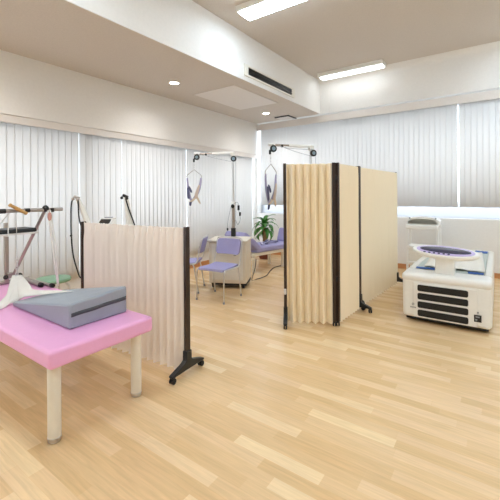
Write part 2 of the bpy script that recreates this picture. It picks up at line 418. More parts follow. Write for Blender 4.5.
# wedge cushion
root = empty('wedge_cushion', (-2.21, 1.35, BT+.001), 0, 'grey vinyl wedge cushion with dark band lying on the pink bed', 'cushion')
m = MB(); nx, ny = 14, 8; L, W = .86, .42
def hgt(t): return .175*(1-t)+.035*t
def wpt(i, j, top):
    t = i/nx; y = (j/ny-.5)*W; h = hgt(t)
    z = h*(.93+.17*j/ny) if top else 0
    if top: z += .008*math.sin(PI*j/ny)*math.sin(PI*min(1, t*1.2)) + .004*math.sin(t*23+j*1.3)*math.sin(PI*j/ny)
    return (-t*L, y, z)
top = [[wpt(i, j, True) for j in range(ny+1)] for i in range(nx+1)]
bot = [[wpt(i, j, False) for j in range(ny+1)] for i in range(nx+1)]
vs = [p for r in top for p in r]+[p for r in bot for p in r]; o = (nx+1)*(ny+1); W1 = ny+1; fs = []
for i in range(nx):
    for j in range(ny):
        fs += [(i*W1+j, i*W1+j+1, (i+1)*W1+j+1, (i+1)*W1+j), (o+i*W1+j, o+(i+1)*W1+j, o+(i+1)*W1+j+1, o+i*W1+j+1)]
    fs += [(i*W1, (i+1)*W1, o+(i+1)*W1, o+i*W1), (i*W1+ny, o+i*W1+ny, o+(i+1)*W1+ny, (i+1)*W1+ny)]
for j in range(ny):
    fs += [(j, o+j, o+j+1, j+1), (nx*W1+j, nx*W1+j+1, o+nx*W1+j+1, o+nx*W1+j)]
m.add(vs, fs); m.build('cushion_body', M['grey'], root, bevel=.03, seg=5)
b = MB(); rows = []
for zz in (-.012, .012): rows.append([(.0015, -.2+.4*k/14, .090+.018*k/14+zz+.0012*math.sin(k*.9)) for k in range(15)])
b.grid(rows).build('band', M['dgrey'], root, solid=.004)['label'] = 'dark grey strap across the end face'
rows = []
for yy in (-.211, -.2095): pass
MB().tube([(-.03, -.212, .145), (-.84, -.212, .026)], .003, 6).build('piping', M['grey'], root)
MB().tube([(-.03, .212, .17), (-.84, .212, .036)], .003, 6).build('piping', M['grey'], root)

# ------------------------------------------------------------------ bar frame on the bed end
root = empty('suspension_frame', (-3.85, 1.45, BT), 0, 'tubular metal suspension frame with long cross bar standing on the pink bed end', 'therapy frame')
def lp(x, y, z): return (x+3.85, y-1.45, z-BT)
MB().cyl(lp(-3.9, 1.535, BT+.018), lp(-3.5, 1.535, BT+.018), .017).cyl(lp(-3.9, 1.585, BT+.017), lp(-3.39, 1.585, BT+.017), .015).cyl(lp(-3.9, 1.0, BT+.018), lp(-3.9, 1.6, BT+.018), .017).cyl(lp(-3.9, 1.0, BT+.018), lp(-3.5, 1.0, BT+.018), .017).build('base_tube', M['steel'], root)
for x, y, rr in ((-3.5, 1.535, .021), (-3.39, 1.585, .019), (-3.5, 1.0, .021)):
    MB().cyl(lp(x-.012, y, BT+.0215), lp(x+.025, y, BT+.0215), rr).build('end_cap', M['rubber'], root)
MB().box(lp(-3.9, 1.40, .86), (.035, .035, .58)).build('post', M['steel'], root, bevel=.004)
MB().cyl(lp(-3.85, 1.45, .66), lp(-3.27, 1.47, 1.27), .014).build('brace', M['steel'], root)
MB().box(lp(-3.87, 1.44, .64), (.05, .09, .05)).build('bracket', M['steel'], root, bevel=.004)
for y in (1.37, 1.49): MB().ball(lp(-3.83, y, .635), .022).build('knob', M['black'], root)
MB().cyl(lp(-3.27, .55, 1.285), lp(-3.27, 1.625, 1.285), .0155).build('cross_bar', M['steel'], root)
MB().cyl(lp(-3.27, 1.05, 1.285), lp(-3.27, 1.17, 1.285), .019).build('sleeve', M['black'], root)
MB().cyl(lp(-3.27, 1.31, 1.285), lp(-3.27, 1.35, 1.285), .018).build('sleeve', M['black'], root)
MB().ball(lp(-3.27, 1.48, 1.295), .03, sc=(1, .9, 1)).box(lp(-3.27, 1.53, 1.28), (.035, .03, .035)).build('clamp', M['black'], root)
MB().tube(smoothpath([lp(-3.25, 1.49, 1.28), lp(-3.27, 1.54, .95), lp(-3.30, 1.595, .585)], 6), .0075).tube(smoothpath([lp(-3.24, 1.505, 1.28), lp(-3.26, 1.56, .95), lp(-3.295, 1.598, .585)], 6), .006).build('stay', M['white'], root)
MB().tube([lp(-3.27, .62, .58), lp(-3.27, .62, 1.285)], .014).build('post', M['steel'], root).hide_render = False
g = MB().ball((0, 0, 0), .02, sc=(.8, .9, 1.9)); 
for i, v in enumerate(g.v): g.v[i] = tuple(Vector(v)+Vector(lp(-3.24, 1.50, 1.225)))
g.build('hand_grip', M['skin'], root)['label'] = 'coral hand grip'
# the wooden handle on the bar
h = MB(); a = Vector((-3.27-.03, 1.17, 1.33)); b_ = Vector((-3.27+.03, 1.285, 1.285+.005))
a = Vector((-3.236, 1.185, 1.338)); b_ = Vector((-3.236, 1.315, 1.258)); d = b_-a
o = h.tube([a, a+d*.06, a+d*.12, a+d*.5, a+d*.88, a+d*.94, b_], [.013, .016, .012, .016, .012, .016, .013]).build('wooden_handle', M['wood'])
tag(o, 'turned wooden handle tied across the metal cross bar', 'handle')
# padded board hanging under the bar
root = empty('padded_board', (-3.405, 1.075, 1.08), 0, 'black padded board on white base hanging below the cross bar', 'board')
MB().bb(-.11, .11, -.36, .345, .016, .05).build('pad', M['vinyl'], root, bevel=.012)
MB().bb(-.115, .115, -.37, .355, 0, .0155).build('base_board', M['whitem'], root, bevel=.004)
s = MB()
for x in (-.118, .118):
    s.tube([(x, .12, -.004), (x, .12, .055)], .004, 6)
s.tube([(-.118, .12, -.004), (.118, .12, -.004)], .004, 6); s.tube([(-.118, .12, .054), (.135, .122, .19), (.118, .12, .054)], .004, 6)
s.build('hanging_cord', M['white'], root)
# cloth sling
root = empty('cloth_sling', (-3.27, 1.25, .70), 0, 'white cloth sling hanging by a chain, spread over the pink bed', 'sling')
ch = MB()
for i in range(7):
    z = .19-.026*i; q = Matrix.Translation((0, 0, z)) @ rz(PI/2*(i % 2)); pts = [q @ Vector((.010*math.cos(t*PI/4), 0, .018*math.sin(t*PI/4))) for t in range(9)]
    ch.tube(pts, .0042, 6, cap=False)
ch.tube([(0, 0, .585), (0, 0, .205)], .003, 6)
ch.build('chain', M['chrome'], root)
rows = []
spec = [  # centre (x,y,z), half width vector
    ((-3.27, 1.25, .745), (.02, .018, 0)),
    ((-3.26, 1.25, .71), (.035, .03, 0)),
    ((-3.24, 1.24, .66), (.055, .045, -.01)),
    ((-3.20, 1.235, .615), (.10, .09, -.03)),
    ((-3.14, 1.23, .585), (.19, .15, -.015)),
    ((-3.05, 1.22, .588), (.30, .19, -.004))]
# stem then wings: a Y shaped sheet
stem = []
for (c, hv) in spec[:4]:
    c = Vector(c); hv = Vector(hv); stem.append([c-Vector((-hv.x, hv.y, 0))*1.0*(1-2*k/8)+Vector((0, 0, .012*math.cos((k/8-.5)*PI)))-Vector((3.27-6.54, 0, 0))*0 for k in range(9)])
def loc(p): return (p[0]+3.27, p[1]-1.25, p[2]-.70)
def bedz(x, y):
    z = BT+.004
    if -3.07 < x < -2.21 and 1.13 < y < 1.57:
        t = (-2.21-x)/.86; z = BT+hgt(max(0, min(1, t)))+.016
    elif x > -3.12 and x < -2.2 and 1.10 < y < 1.6: z = BT+.02
    return z
vs = []
grid = []
A = Vector((-3.13, .87, 0)); B = Vector((-2.72, 1.44, 0)) # wing tips on bed / wedge
N = 22
for i in range(9):
    t = i/8
    row = []
    for k in range(N+1):
        s_ = k/N*2-1
        # top: narrow neck; bottom: wide curve through the wing tips
        neck = Vector((-3.27, 1.25, .75)) + Vector((.02, .026, 0))*s_
        if s_ < 0: tip = Vector((-3.11, 1.20, 0)).lerp(Vector((-3.00, .965, 0)), -s_)
        else: tip = Vector((-3.11, 1.20, 0)).lerp(Vector((-2.66, 1.40, 0)), s_)
        tip.z = bedz(tip.x, tip.y)
        tt = t**(1.0)
        p = neck.lerp(tip, tt)
        sag = math.sin(PI*tt)*(abs(s_)**.8)
        mid = Vector((-3.19, 1.225, .60))
        p = p.lerp(Vector((mid.x+.03*s_, mid.y+.05*s_, max(mid.z, .0))), .62*sag)
        p.z = max(p.z, bedz(p.x, p.y)+.003)
        row.append(loc(p))
    grid.append(row)
MB().grid(grid).build('cloth', M['cloth'], root, solid=.004)

# ------------------------------------------------------------------ green stool
root = empty('round_stool', (-4.22, 1.99, 0), 0, 'low round stool with green vinyl seat and chrome legs by the blinds', 'stool')
MB().lathe([(.15, .415), (.178, .418), (.188, .43), (.188, .445), (.178, .457), (.12, .462), (.001, .463)]).build('seat', M['green'], root)
for k in range(4):
    a = PI/4+PI/2*k; c, s_ = math.cos(a), math.sin(a)
    MB().tube([(c*.12, s_*.12, .414), (c*.17, s_*.17, .36), (c*.20, s_*.20, .012)], .011).build('leg', M['chrome'], root)
    MB().cyl((c*.20, s_*.20, 0), (c*.20, s_*.20, .03), .014).build('foot_cap', M['rubber'], root)
MB().tube([(math.cos(PI/20*k)*.178, math.sin(PI/20*k)*.178, .2) for k in range(41)], .007, 8, cap=False).build('ring', M['chrome'], root)

# ------------------------------------------------------------------ pleated screens
def pleats(L, z0, z1, n, amp, gather=0.0, nz=14):
    """two pleated sheets (front and back) joined by the top hem; x along 0..L"""
    m = MB(); K = n*8
    for side in (-1, 1):
        rows = []
        for iz in range(nz+1):
            z = z0+(z1-z0)*(iz/nz)
            row = []
            for k in range(K+1):
                u = k/K; ph = 2*PI*n*u
                tri = .85*math.asin(max(-1, min(1, math.sin(ph))))*2/PI+.2*math.sin(ph)
                a = amp*(1+.08*math.sin(u*37))
                y = side*.008+a*tri*.5
                y += .001*math.sin(u*61+z*5)
                top = max(0, (z-(z1-.10))/.10)
                y *= (1-.55*top*gather)
                zz = z
                if iz == nz: zz = z1+.004*math.sin(ph*2+1)*gather
                if gather and 0 < top < 1: y += gather*.010*math.sin(u*L*110+top*5)*math.sin(top*PI)
                row.append((u*L, y, zz))
            rows.append(row)
        m.grid(rows)
    rows = []
    for side in (-1, 0, 1):
        row = []
        for k in range(K+1):
            u = k/K; ph = 2*PI*n*u; tri = .85*math.asin(max(-1, min(1, math.sin(ph))))*2/PI+.2*math.sin(ph); a = amp*(1+.08*math.sin(u*37))
            y = (side*.008+a*tri*.5+.001*math.sin(u*61+z1*5))*(1-.55*gather)
            row.append((u*L, y, z1+.004*math.sin(ph*2+1)*gather+(.004 if side == 0 else 0)))
        rows.append(row)
    m.grid(rows)
    return m
def caster(parent, x, y, zt=.05, r=.022):
    c = MB().cyl((x, y, r+.008), (x, y, zt), .008)
    c.box((x, y, r*2+.004), (.03, .034, .012))
    o = c.build('caster', M['black'], parent, bevel=.002)
    MB().cyl((x-.018, y, r), (x-.006, y, r), r, 20).cyl((x+.006, y, r), (x+.018, y, r), r, 20).build('wheel', M['rubber'], o)
def foot(parent, x, half, y0=0):
    """T foot: collar on the post and two wings sloping to the casters, along y"""
    poly = [(-half-.02, .048), (-half-.02, .062), (-.055, .105), (-.032, .12), (-.03, .19), (.03, .19), (.032, .12), (.055, .105), (half+.02, .062), (half+.02, .048), (.04, .05), (-.04, .05)]
    mx = T((x+.0215, y0, 0)) @ Matrix(((0, 0, -1, 0), (1, 0, 0, 0), (0, 1, 0, 0), (0, 0, 0, 1)))
    o = MB().prism(poly, .043, mx).build('foot', M['black'], parent, bevel=.005)
    for s_ in (-1, 1): caster(o, x, y0+s_*half)
def screen(loc, rzv, L, Ht, n, m, label, name, feet=((0, .16), (1, .16)), gather=0.0, bottom=.02, amp=.02, parent=None, x_off=0):
    root = parent or empty(name, loc, rzv, label, 'screen')
    return root

def panel(root, mx, L, Ht, n, m, gather, bottom, amp, pw=.024, pd=.05, tuck=False):
    """posts + curtain of one panel, running along local +x of mx"""
    cur = pleats(L-pw-.004+(.035 if tuck else 0), bottom, Ht-.012, n, amp, gather)
    for i, v in enumerate(cur.v): cur.v[i] = tuple(mx @ (Vector(v)+Vector((pw/2+.002, 0, 0))))
    c = cur.build('pleated_curtain', m, root)
    c.data.polygons.foreach_set('use_smooth', [True]*len(c.data.polygons))
    for x in (0, L):
        if x and tuck: pd = .02
        g = MB().box((x, 0, (Ht+.05)/2), (pw, pd*.34, Ht-.05)).box((x, -pd*.33, (Ht+.05)/2), (pw, pd*.30, Ht-.05)).box((x, pd*.33, (Ht+.05)/2), (pw, pd*.30, Ht-.05)).box((x, 0, (Ht+.05)/2), (pw*.8, pd*.9, Ht-.052))
        for i, v in enumerate(g.v): g.v[i] = tuple(mx @ Vector(v))
        g.build('post', M['brown'], root, bevel=.002)

# low screen
pR = cw(-.50, 2.745); pL = cw(-1.63, 3.42)
d = pL-pR; ang = math.atan2(d.y, d.x)
root = empty('pleated_screen', pR, ang, 'low pinkish pleated accordion screen with brown posts behind the pink bed', 'screen')
panel(root, Matrix(), d.length, 1.155, 17, M['curtain_p'], 1.0, .025, .05)
foot(root, 0, .165); foot(root, d.length, .145)

# tall two-panel screen
p0 = cw(.378, 3.80); p1 = cw(.892, 3.735); p2 = cw(.929, 3.742); p3 = cw(1.30, 4.22)
p4 = cw(1.325, 4.27); p5 = cw(2.27, 5.44)
HT = 1.742
d1 = p1-p0; a1 = math.atan2(d1.y, d1.x)
root = empty('folding_screen', p0, a1, 'tall cream two-panel pleated folding screen hinged in the middle, on black casters', 'screen', None)
panel(root, Matrix(), d1.length, HT, 6, M['curtain_c'], .25, .03, .075, pw=.032)
foot(root, 0, .14)
d2 = p3-p2; a2 = math.atan2(d2.y, d2.x)
q = p2-p0; lx = q.dot(d1.normalized()); ly = (-d1.normalized().y*q.x + d1.normalized().x*q.y)
mx2 = T((lx, ly, 0)) @ rz(a2-a1)
panel(root, mx2, d2.length, HT, 8, M['curtain_c'], .25, .03, .03, pw=.032)
caster(root, d1.length, 0, .06); caster(root, lx, ly, .06)
f = MB(); poly = [(-.155, .048), (-.155, .062), (-.05, .105), (-.032, .12), (-.03, .205), (.03, .205), (.032, .12), (.05, .105), (.155, .062), (.155, .048)]
e = mx2 @ Vector((d2.length, 0, 0))
f.prism(poly, .04, T((e.x, e.y, 0)) @ rz(a2-a1) @ T((.02, 0, 0)) @ Matrix(((0, 0, -1, 0), (1, 0, 0, 0), (0, 1, 0, 0), (0, 0, 0, 1))))
fo = f.build('foot', M['black'], root, bevel=.005)
for s_ in (-1, 1):
    c = mx2 @ Vector((d2.length, s_*.14, 0)); caster(fo, c.x, c.y)
for z in (.5, 1.0, 1.58): MB().box(((d1.length+lx)/2, ly/2-.012, z), (lx-d1.length+.006, .012, .05)).build('hinge', M['black'], root, bevel=.003)
MB().box((-.002, -.032, .36), (.026, .014, .06)).build('latch', M['whitem'], root, bevel=.003)['label'] = 'pale grey latch low on the end post'
d3 = p5-p4; a3 = math.atan2(d3.y, d3.x)
root = empty('pleated_screen', p4, a3, 'tall cream pleated screen standing behind the two-panel one, running toward the back wall', 'screen')
panel(root, Matrix(), d3.length, HT, 16, M['curtain_c'], .25, .03, .02, pw=.02, tuck=True)
for x in (0, d3.length):
    foot(root, x, .13 if x else .05)

# ------------------------------------------------------------------ chairs
def make_chair(label):
    # front towards -y
    t = empty('stacking_chair', (0, 0, 0), 0, label, 'chair')
    hw = .215
    m = MB(); nx, ny = 10, 10; rows = []
    top, bot = [], []
    for j in range(ny+1):
        y = -.215+.41*j/ny
        row, rb = [], []
        for i in range(nx+1):
            u = i/nx*2-1; wd = .212*(1-.10*(j/ny)) * (1-.07*max(0, 1-j/1.5))
            z = .435+.012*(1-u*u)*.2-.012*math.sin(PI*j/ny)-.012*max(0, 1-j/2)
            row.append((u*wd, y+.015*(u*u)*(1 if j == 0 else 0), z+.012)); rb.append((u*wd*.97, y, z-.022))
        top.append(row); bot.append(rb)
    vs = [p for r in top for p in r]+[p for r in bot for p in r]; o = (nx+1)*(ny+1); W1 = nx+1; fs = []
    for j in range(ny):
        for i in range(nx):
            fs += [(j*W1+i, j*W1+i+1, (j+1)*W1+i+1, (j+1)*W1+i), (o+j*W1+i, o+(j+1)*W1+i, o+(j+1)*W1+i+1, o+j*W1+i+1)]
        fs += [(j*W1, (j+1)*W1, o+(j+1)*W1, o+j*W1), (j*W1+nx, o+j*W1+nx, o+(j+1)*W1+nx, (j+1)*W1+nx)]
    for i in range(nx): fs += [(i, o+i, o+i+1, i+1), (ny*W1+i, ny*W1+i+1, o+ny*W1+i+1, o+ny*W1+i)]
    m.add(vs, fs).build('seat', M['lav'], t, bevel=.008)
    # backrest: rounded panel bowed backwards
    m = MB(); nx, nz = 14, 8; fr, bk = [], []
    for k in range(nz+1):
        v = k/nz; z = .565+.215*v; a, b = [], []
        for i in range(nx+1):
            u = i/nx*2-1; wd = .195
            cz = z
            edge = abs(v*2-1)
            wr = wd*(1-.13*max(0, edge-.72)/.28)
            y = .215+.055*(z-.565)/.215+.028*(1-u*u)
            a.append((u*wr, y-.014, cz)); b.append((u*wr, y+.014, cz))
        fr.append(a); bk.append(b)
    W1 = nx+1; o = (nx+1)*(nz+1); vs = [p for r in fr for p in r]+[p for r in bk for p in r]; fs = []
    for k in range(nz):
        for i in range(nx): fs += [(k*W1+i, k*W1+i+1, (k+1)*W1+i+1, (k+1)*W1+i), (o+k*W1+i, o+(k+1)*W1+i, o+(k+1)*W1+i+1, o+k*W1+i+1)]
        fs += [(k*W1, (k+1)*W1, o+(k+1)*W1, o+k*W1), (k*W1+nx, o+k*W1+nx, o+(k+1)*W1+nx, (k+1)*W1+nx)]
    for i in range(nx): fs += [(i, o+i, o+i+1, i+1), (nz*W1+i, nz*W1+i+1, o+nz*W1+i+1, o+nz*W1+i)]
    m.add(vs, fs).build('backrest', M['lav'], t, bevel=.007)
    for s_ in (-1, 1):
        x = s_*.218
        MB().tube(smoothpath([(x*.96, -.17, .418), (x, -.205, .395), (x*1.0, -.215, .3), (x, -.22, .012)], 5), .0105).build('leg', M['chrome'], t)
        MB().tube(smoothpath([(x*.97, .12, .418), (x, .15, .385), (x, .185, .2), (x, .215, .012)], 5), .0105).build('leg', M['chrome'], t)
        MB().tube(smoothpath([(x*.96, -.17, .418), (x*.98, 0, .418), (x*.98, .17, .425), (x*.98, .21, .50), (x*.97, .235, .62), (x*.95, .27, .765)], 6), .010).build('back_frame', M['chrome'], t)
        for y in (-.22, .215): MB().cyl((x, y, 0), (x, y, .028), .0135).build('foot_cap', M['mark'], t)
    MB().tube(smoothpath([(-.207, .27, .762), (-.195, .276, .785), (-.15, .287, .795), (0, .302, .797), (.15, .287, .795), (.195, .276, .785), (.207, .27, .762)], 5), .0095).build('top_rail', M['chrome'], t)
    MB().tube([(-.207, .1, .416), (.207, .1, .416)], .008).tube([(-.207, -.12, .412), (.207, -.12, .412)], .008).build('stretcher', M['chrome'], t)
    return t
def face(lat, d): 
    v = cdir(lat, d); return math.atan2(v.x, -v.y)
c1 = make_chair('lavender stacking chair with chrome legs seen from front beside the white cart')
c1.location = cw(-.43, 4.80); c1.rotation_euler.z = face(-.485, -.875)
c2 = copy_tree(c1); c2['label'] = 'lavender stacking chair seen edge-on, half hidden by the low pinkish screen'
c2.location = cw(-.95, 5.24); c2.rotation_euler.z = face(-.97, .06)
for c in (c1, c2): c['group'] = 'lavender stacking chairs'

# ------------------------------------------------------------------ traction units
def make_traction(label):
    # local x along arm (arm reaches to -x), y away from viewer; origin = foot of the pole
    t = empty('traction_unit', (0, 0, 0), 0, label, 'traction machine', 'neck traction machines on carts')
    MB().bb(-.285, .285, -.46, .02, .075, .695).build('cabinet_body', M['cream'], t, bevel=.015)
    MB().bb(-.31, .31, -.485, .05, .696, .728).build('top_plate', M['cream'], t, bevel=.012)
    MB().bb(-.25, .29, -.44, .0, .045, .074).build('plinth', M['black'], t, bevel=.005)
    MB().bb(-.24, .24, -.4625, -.4605, .13, .66).build('front_panel', M['offw'], t, bevel=.001)
    MB().box((.12, -.467, .5), (.04, .01, .012)).build('panel_latch', M['mark'], t)
    for x in (-.23, .24):
        for y in (-.41, -.03):
            MB().cyl((x-.014, y, .03), (x+.014, y, .03), .03, 20).box((x, y, .052), (.04, .04, .012)).build('caster', M['rubber'], t)
    MB().box((0, 0, .80), (.07, .07, .14)).build('pole_socket', M['black'], t, bevel=.01)
    MB().tube([(0, 0, .82), (0, 0, 1.28)], .028, 16).build('lower_pole', M['steel'], t)
    MB().tube([(0, 0, 1.27), (0, 0, 2.08)], .02, 16).build('upper_pole', M['chrome'], t)
    MB().lathe([(.036, 1.235), (.04, 1.245), (.04, 1.285), (.034, 1.30)], 20).build('collar', M['white'], t)
    MB().ball((0, -.045, 1.225), .028, sc=(1, 1, 1.2)).build('knob', M['black'], t)
    MB().box((-.165, 0, 2.095), (.37, .05, .042)).build('arm_box', M['white'], t, bevel=.008)
    MB().cyl((-.34, 0, 2.095), (-.60, 0, 2.095), .014).build('arm_tube', M['steel'], t)
    MB().cyl((-.56, 0, 2.1), (-.66, 0, 2.1), .021).build('arm_tip', M['white'], t)
    MB().ball((-.455, -.01, 2.08), .02).build('stop_knob', M['black'], t)
    MB().box((0, -.005, 2.07), (.065, .07, .07)).build('arm_joint', M['offw'], t, bevel=.008)
    for x, z in ((-.60, 2.035), (0.02, 1.995)):
        p = MB().cyl((x, -.052, z), (x, -.028, z), .047, 24).build('pulley', M['black'], t)
        MB().cyl((x, -.058, z), (x, -.050, z), .026, 20).build('hub', M['teal'], p)
        MB().bb(x-.012, x+.012, -.027, -.012, z-.01, z+.06).build('pulley_bracket', M['steel'], p, smooth=False)
    MB().box((-.65, -.04, 1.985), (.028, .02, .06)).build('rope_guide', M['black'], t, bevel=.004)
    MB().tube(smoothpath([(-.56, -.06, 2.07), (-.3, -.05, 2.045), (0, -.055, 2.043)], 6), .003, 6).tube(smoothpath([(-.5, -.06, 2.07), (-.25, -.05, 2.0), (-.02, -.055, 1.95)], 6), .003, 6).tube([(.055, -.045, 1.99), (.05, -.04, 1.3), (.04, -.03, .9)], .003, 6).build('traction_rope', M['mark'], t)
    # hand switch and its cables beside the pole
    MB().box((.10, -.06, 1.20), (.035, .025, .08)).box((.125, -.07, 1.10), (.03, .025, .06)).build('hand_switch', M['black'], t, bevel=.006)
    MB().tube(smoothpath([(.02, -.04, 1.27), (.08, -.06, 1.29), (.10, -.06, 1.24)], 5), .004, 6).tube(smoothpath([(.10, -.06, 1.16), (.13, -.07, 1.02), (.09, -.08, .93), (.05, -.05, 1.0)], 6), .004, 6).tube(smoothpath([(-.03, 0, 1.25), (-.08, -.03, 1.0), (-.09, -.03, .86)], 6), .0035, 6).build('switch_cable', M['mark'], t)
    MB().ball((-.09, -.03, .85), .015, sc=(1, 1, 1.8)).build('plug', M['black'], t)
    return t
def make_harness(label):
    # origin at the pulley rope; everything hangs below
    t = empty('neck_harness', (0, 0, 0), 0, label, 'harness', 'neck harnesses hanging from the traction arms')
    MB().tube([(0, 0, 0), (0, 0, -.11)], .003, 6).ball((0, 0, -.045), .01).ball((0, 0, -.085), .009).build('cord', M['chrome'], t)
    MB().tube([(-.118, 0, -.235), (-.125, 0, -.215), (-.105, 0, -.19), (0, 0, -.115), (.105, 0, -.19), (.125, 0, -.215), (.118, 0, -.235)], .0055, 8).build('spreader', M['steel'], t)
    def strap(pts, w, mt, name, yy=0):
        rows = []
        for p, tw in zip(pts, w):
            x, y, z = p
            rows.append([(x-tw/2, y+yy-.006, z), (x-tw*.17, y+yy+.006, z), (x+tw*.17, y+yy+.004, z), (x+tw/2, y+yy-.008, z)])
        return MB().grid(rows).build(name, mt, t, solid=.006, subd=1)
    strap([(-.115, 0, -.23), (-.11, .01, -.30), (-.10, .01, -.40), (-.085, .0, -.50), (-.05, 0, -.58)], [.03, .036, .045, .05, .05], M['lstrap'], 'side_strap')
    strap([(.115, 0, -.23), (.108, .01, -.30), (.09, -.01, -.38), (.06, -.01, -.46), (.01, 0, -.54), (-.05, 0, -.60)], [.03, .04, .055, .06, .055, .05], M['lstrap'], 'side_strap')
    strap([(-.085, -.02, -.36), (-.055, -.025, -.42), (-.04, -.02, -.46)], [.03, .045, .03], M['navy'], 'buckle_strap')
    strap([(-.10, -.02, -.38), (-.10, -.025, -.46), (-.085, -.025, -.555)], [.03, .045, .045], M['navy'], 'buckle_strap')
    strap([(.09, -.02, -.34), (.06, -.03, -.42), (.035, -.03, -.50), (.03, -.02, -.55)], [.03, .05, .06, .05], M['tan'], 'chin_pad')
    strap([(.03, -.02, -.50), (.06, -.02, -.55), (.10, 0, -.63)], [.05, .045, .025], M['bead'], 'strap_end')
    strap([(.035, .0, -.52), (-.02, -.02, -.575), (-.07, -.01, -.60)], [.05, .05, .05], M['bead'], 'chin_pad')
    strap([(-.055, -.01, -.59), (-.065, -.01, -.625), (-.065, 0, -.66)], [.045, .045, .03], M['navy'], 'strap_end')
    return t
t1 = make_traction('tall traction machine on cream cart right behind the lavender chair')
t1.location = cw(-.275, 5.72); v = cdir(.97, -.16); t1.rotation_euler.z = math.atan2(v.y, v.x)
t2 = copy_tree(t1); t2['label'] = 'tall traction machine whose arm rises behind the tall cream screen'
t2.location = cw(.875, 5.02); v = cdir(.56, .20); t2.rotation_euler.z = math.atan2(v.y, v.x)
bpy.context.view_layer.update()
h1 = make_harness('lilac and beige neck harness hanging left, from the arm above the cream cart')
bz = Matrix.Translation(t1.location) @ rz(t1.rotation_euler.z)
h1.location = bz @ Vector((-.645, -.052, 1.955)); h1.rotation_euler.z = YAW
h1.scale = (1, 1, 1.1)
h2 = copy_tree(h1); h2['label'] = 'lilac and beige neck harness hanging before the back blinds, beside the tall screen'
bz = Matrix.Translation(t2.location) @ rz(t2.rotation_euler.z)
h2.location = bz @ Vector((-.645, -.052, 1.955)); h2.rotation_euler.z = YAW+.85; h2.scale = (1, 1, 1.14)

# ------------------------------------------------------------------ lavender couch
e = cdir(.737, .676); ca = math.atan2(e.y, e.x)
root = empty('traction_couch', cw(.045, 6.2), ca, 'lavender reclining couch with cream frame between the cream cart and the plant', 'couch')
# local x long, y away (left of e)
MB().bb(.10, 1.12, .0, .55, .36, .46).build('seat_pad', M['lav'], root, bevel=.03, seg=4)
b = MB().box((0, 0, 0), (.50, .56, .13)); mxx = T((.0, .27, .565)) @ ry(R(36))
b.v = [tuple(mxx @ Vector(v)) for v in b.v]
b.build('leg_pad', M['lav'], root, bevel=.045, seg=5)
b = MB().box((0, 0, 0), (.12, .46, .30)); mxx = T((1.20, .25, .57)) @ ry(R(18))
b.v = [tuple(mxx @ Vector(v)) for v in b.v]
b.build('backrest', M['lav'], root, bevel=.045, seg=5)
MB().bb(.02, .96, .03, .52, .30, .359).build('couch_frame', M['cream'], root, bevel=.008)
for x in (.1, .88):
    for y in (.09, .46):
        lg = MB().box((x, y, .165), (.05, .05, .27)).build('leg', M['cream'], root, bevel=.006)
        MB().cyl((x, y, 0), (x, y, .03), .03).build('glide', M['cream'], lg)
MB().box((-.02, .05, .26), (.16, .05, .04)).build('lever', M['cream'], root, bevel=.008)
MB().tube([(.30, .5, .42), (.72, .52, .70)], .012).build('arm_rod', M['cream'], root)
root = empty('strap_bundle', cw(.30, 6.62, .461), ca, 'dark and lilac straps lying on the lavender couch', 'strap')
s = MB(); s2 = MB()
def ribbon(pts, w):
    pts = smoothpath(pts, 6); rows = []
    for i, p in enumerate(pts):
        q = pts[min(i+1, len(pts)-1)]-pts[max(i-1, 0)]; q.z = 0; n_ = Vector((-q.y, q.x, 0)).normalized()*w/2
        rows.append([tuple(p-n_), tuple(p+Vector((0, 0, .004))), tuple(p+n_)])
    return rows
s.grid(ribbon([(.1, .15, .012), (.28, .22, .05), (.4, .12, .012), (.5, .2, .012)], .06)); s.grid(ribbon([(.02, .02, .012), (.15, .1, .035), (.3, .02, .012)], .05))
s.build('dark_strap', M['navy'], root, solid=.006)
s2.grid(ribbon([(-.1, .0, .012), (-.02, .12, .045), (.12, .06, .012), (.2, .16, .012)], .05)).build('pale_strap', M['lstrap'], root, solid=.006)
# cable on the floor
def G(px, py, z=0.0):
    u = (px-250)/F; v_ = (Y0-py)/F; a = ROLL
    uu = u*math.cos(a)+v_*math.sin(a); vv = -u*math.sin(a)+v_*math.cos(a)
    D = (z-H)/vv; return cw(uu*D, D, z)
pts = [cw(.10, 6.15, .28), cw(.08, 6.05, .15)]+[G(252, 280, .007), G(257, 279, .007), G(262, 277.5, .007), G(267, 275, .007), G(270, 271, .007), G(274, 267.5, .007), G(279, 266, .007), G(284, 264.5, .007), G(292, 264, .007)]
o = MB().tube(smoothpath(pts, 6), .0065, 8).build('power_cable', M['rubber']); tag(o, 'black power cable curving over the floor under the lavender couch', 'cable')

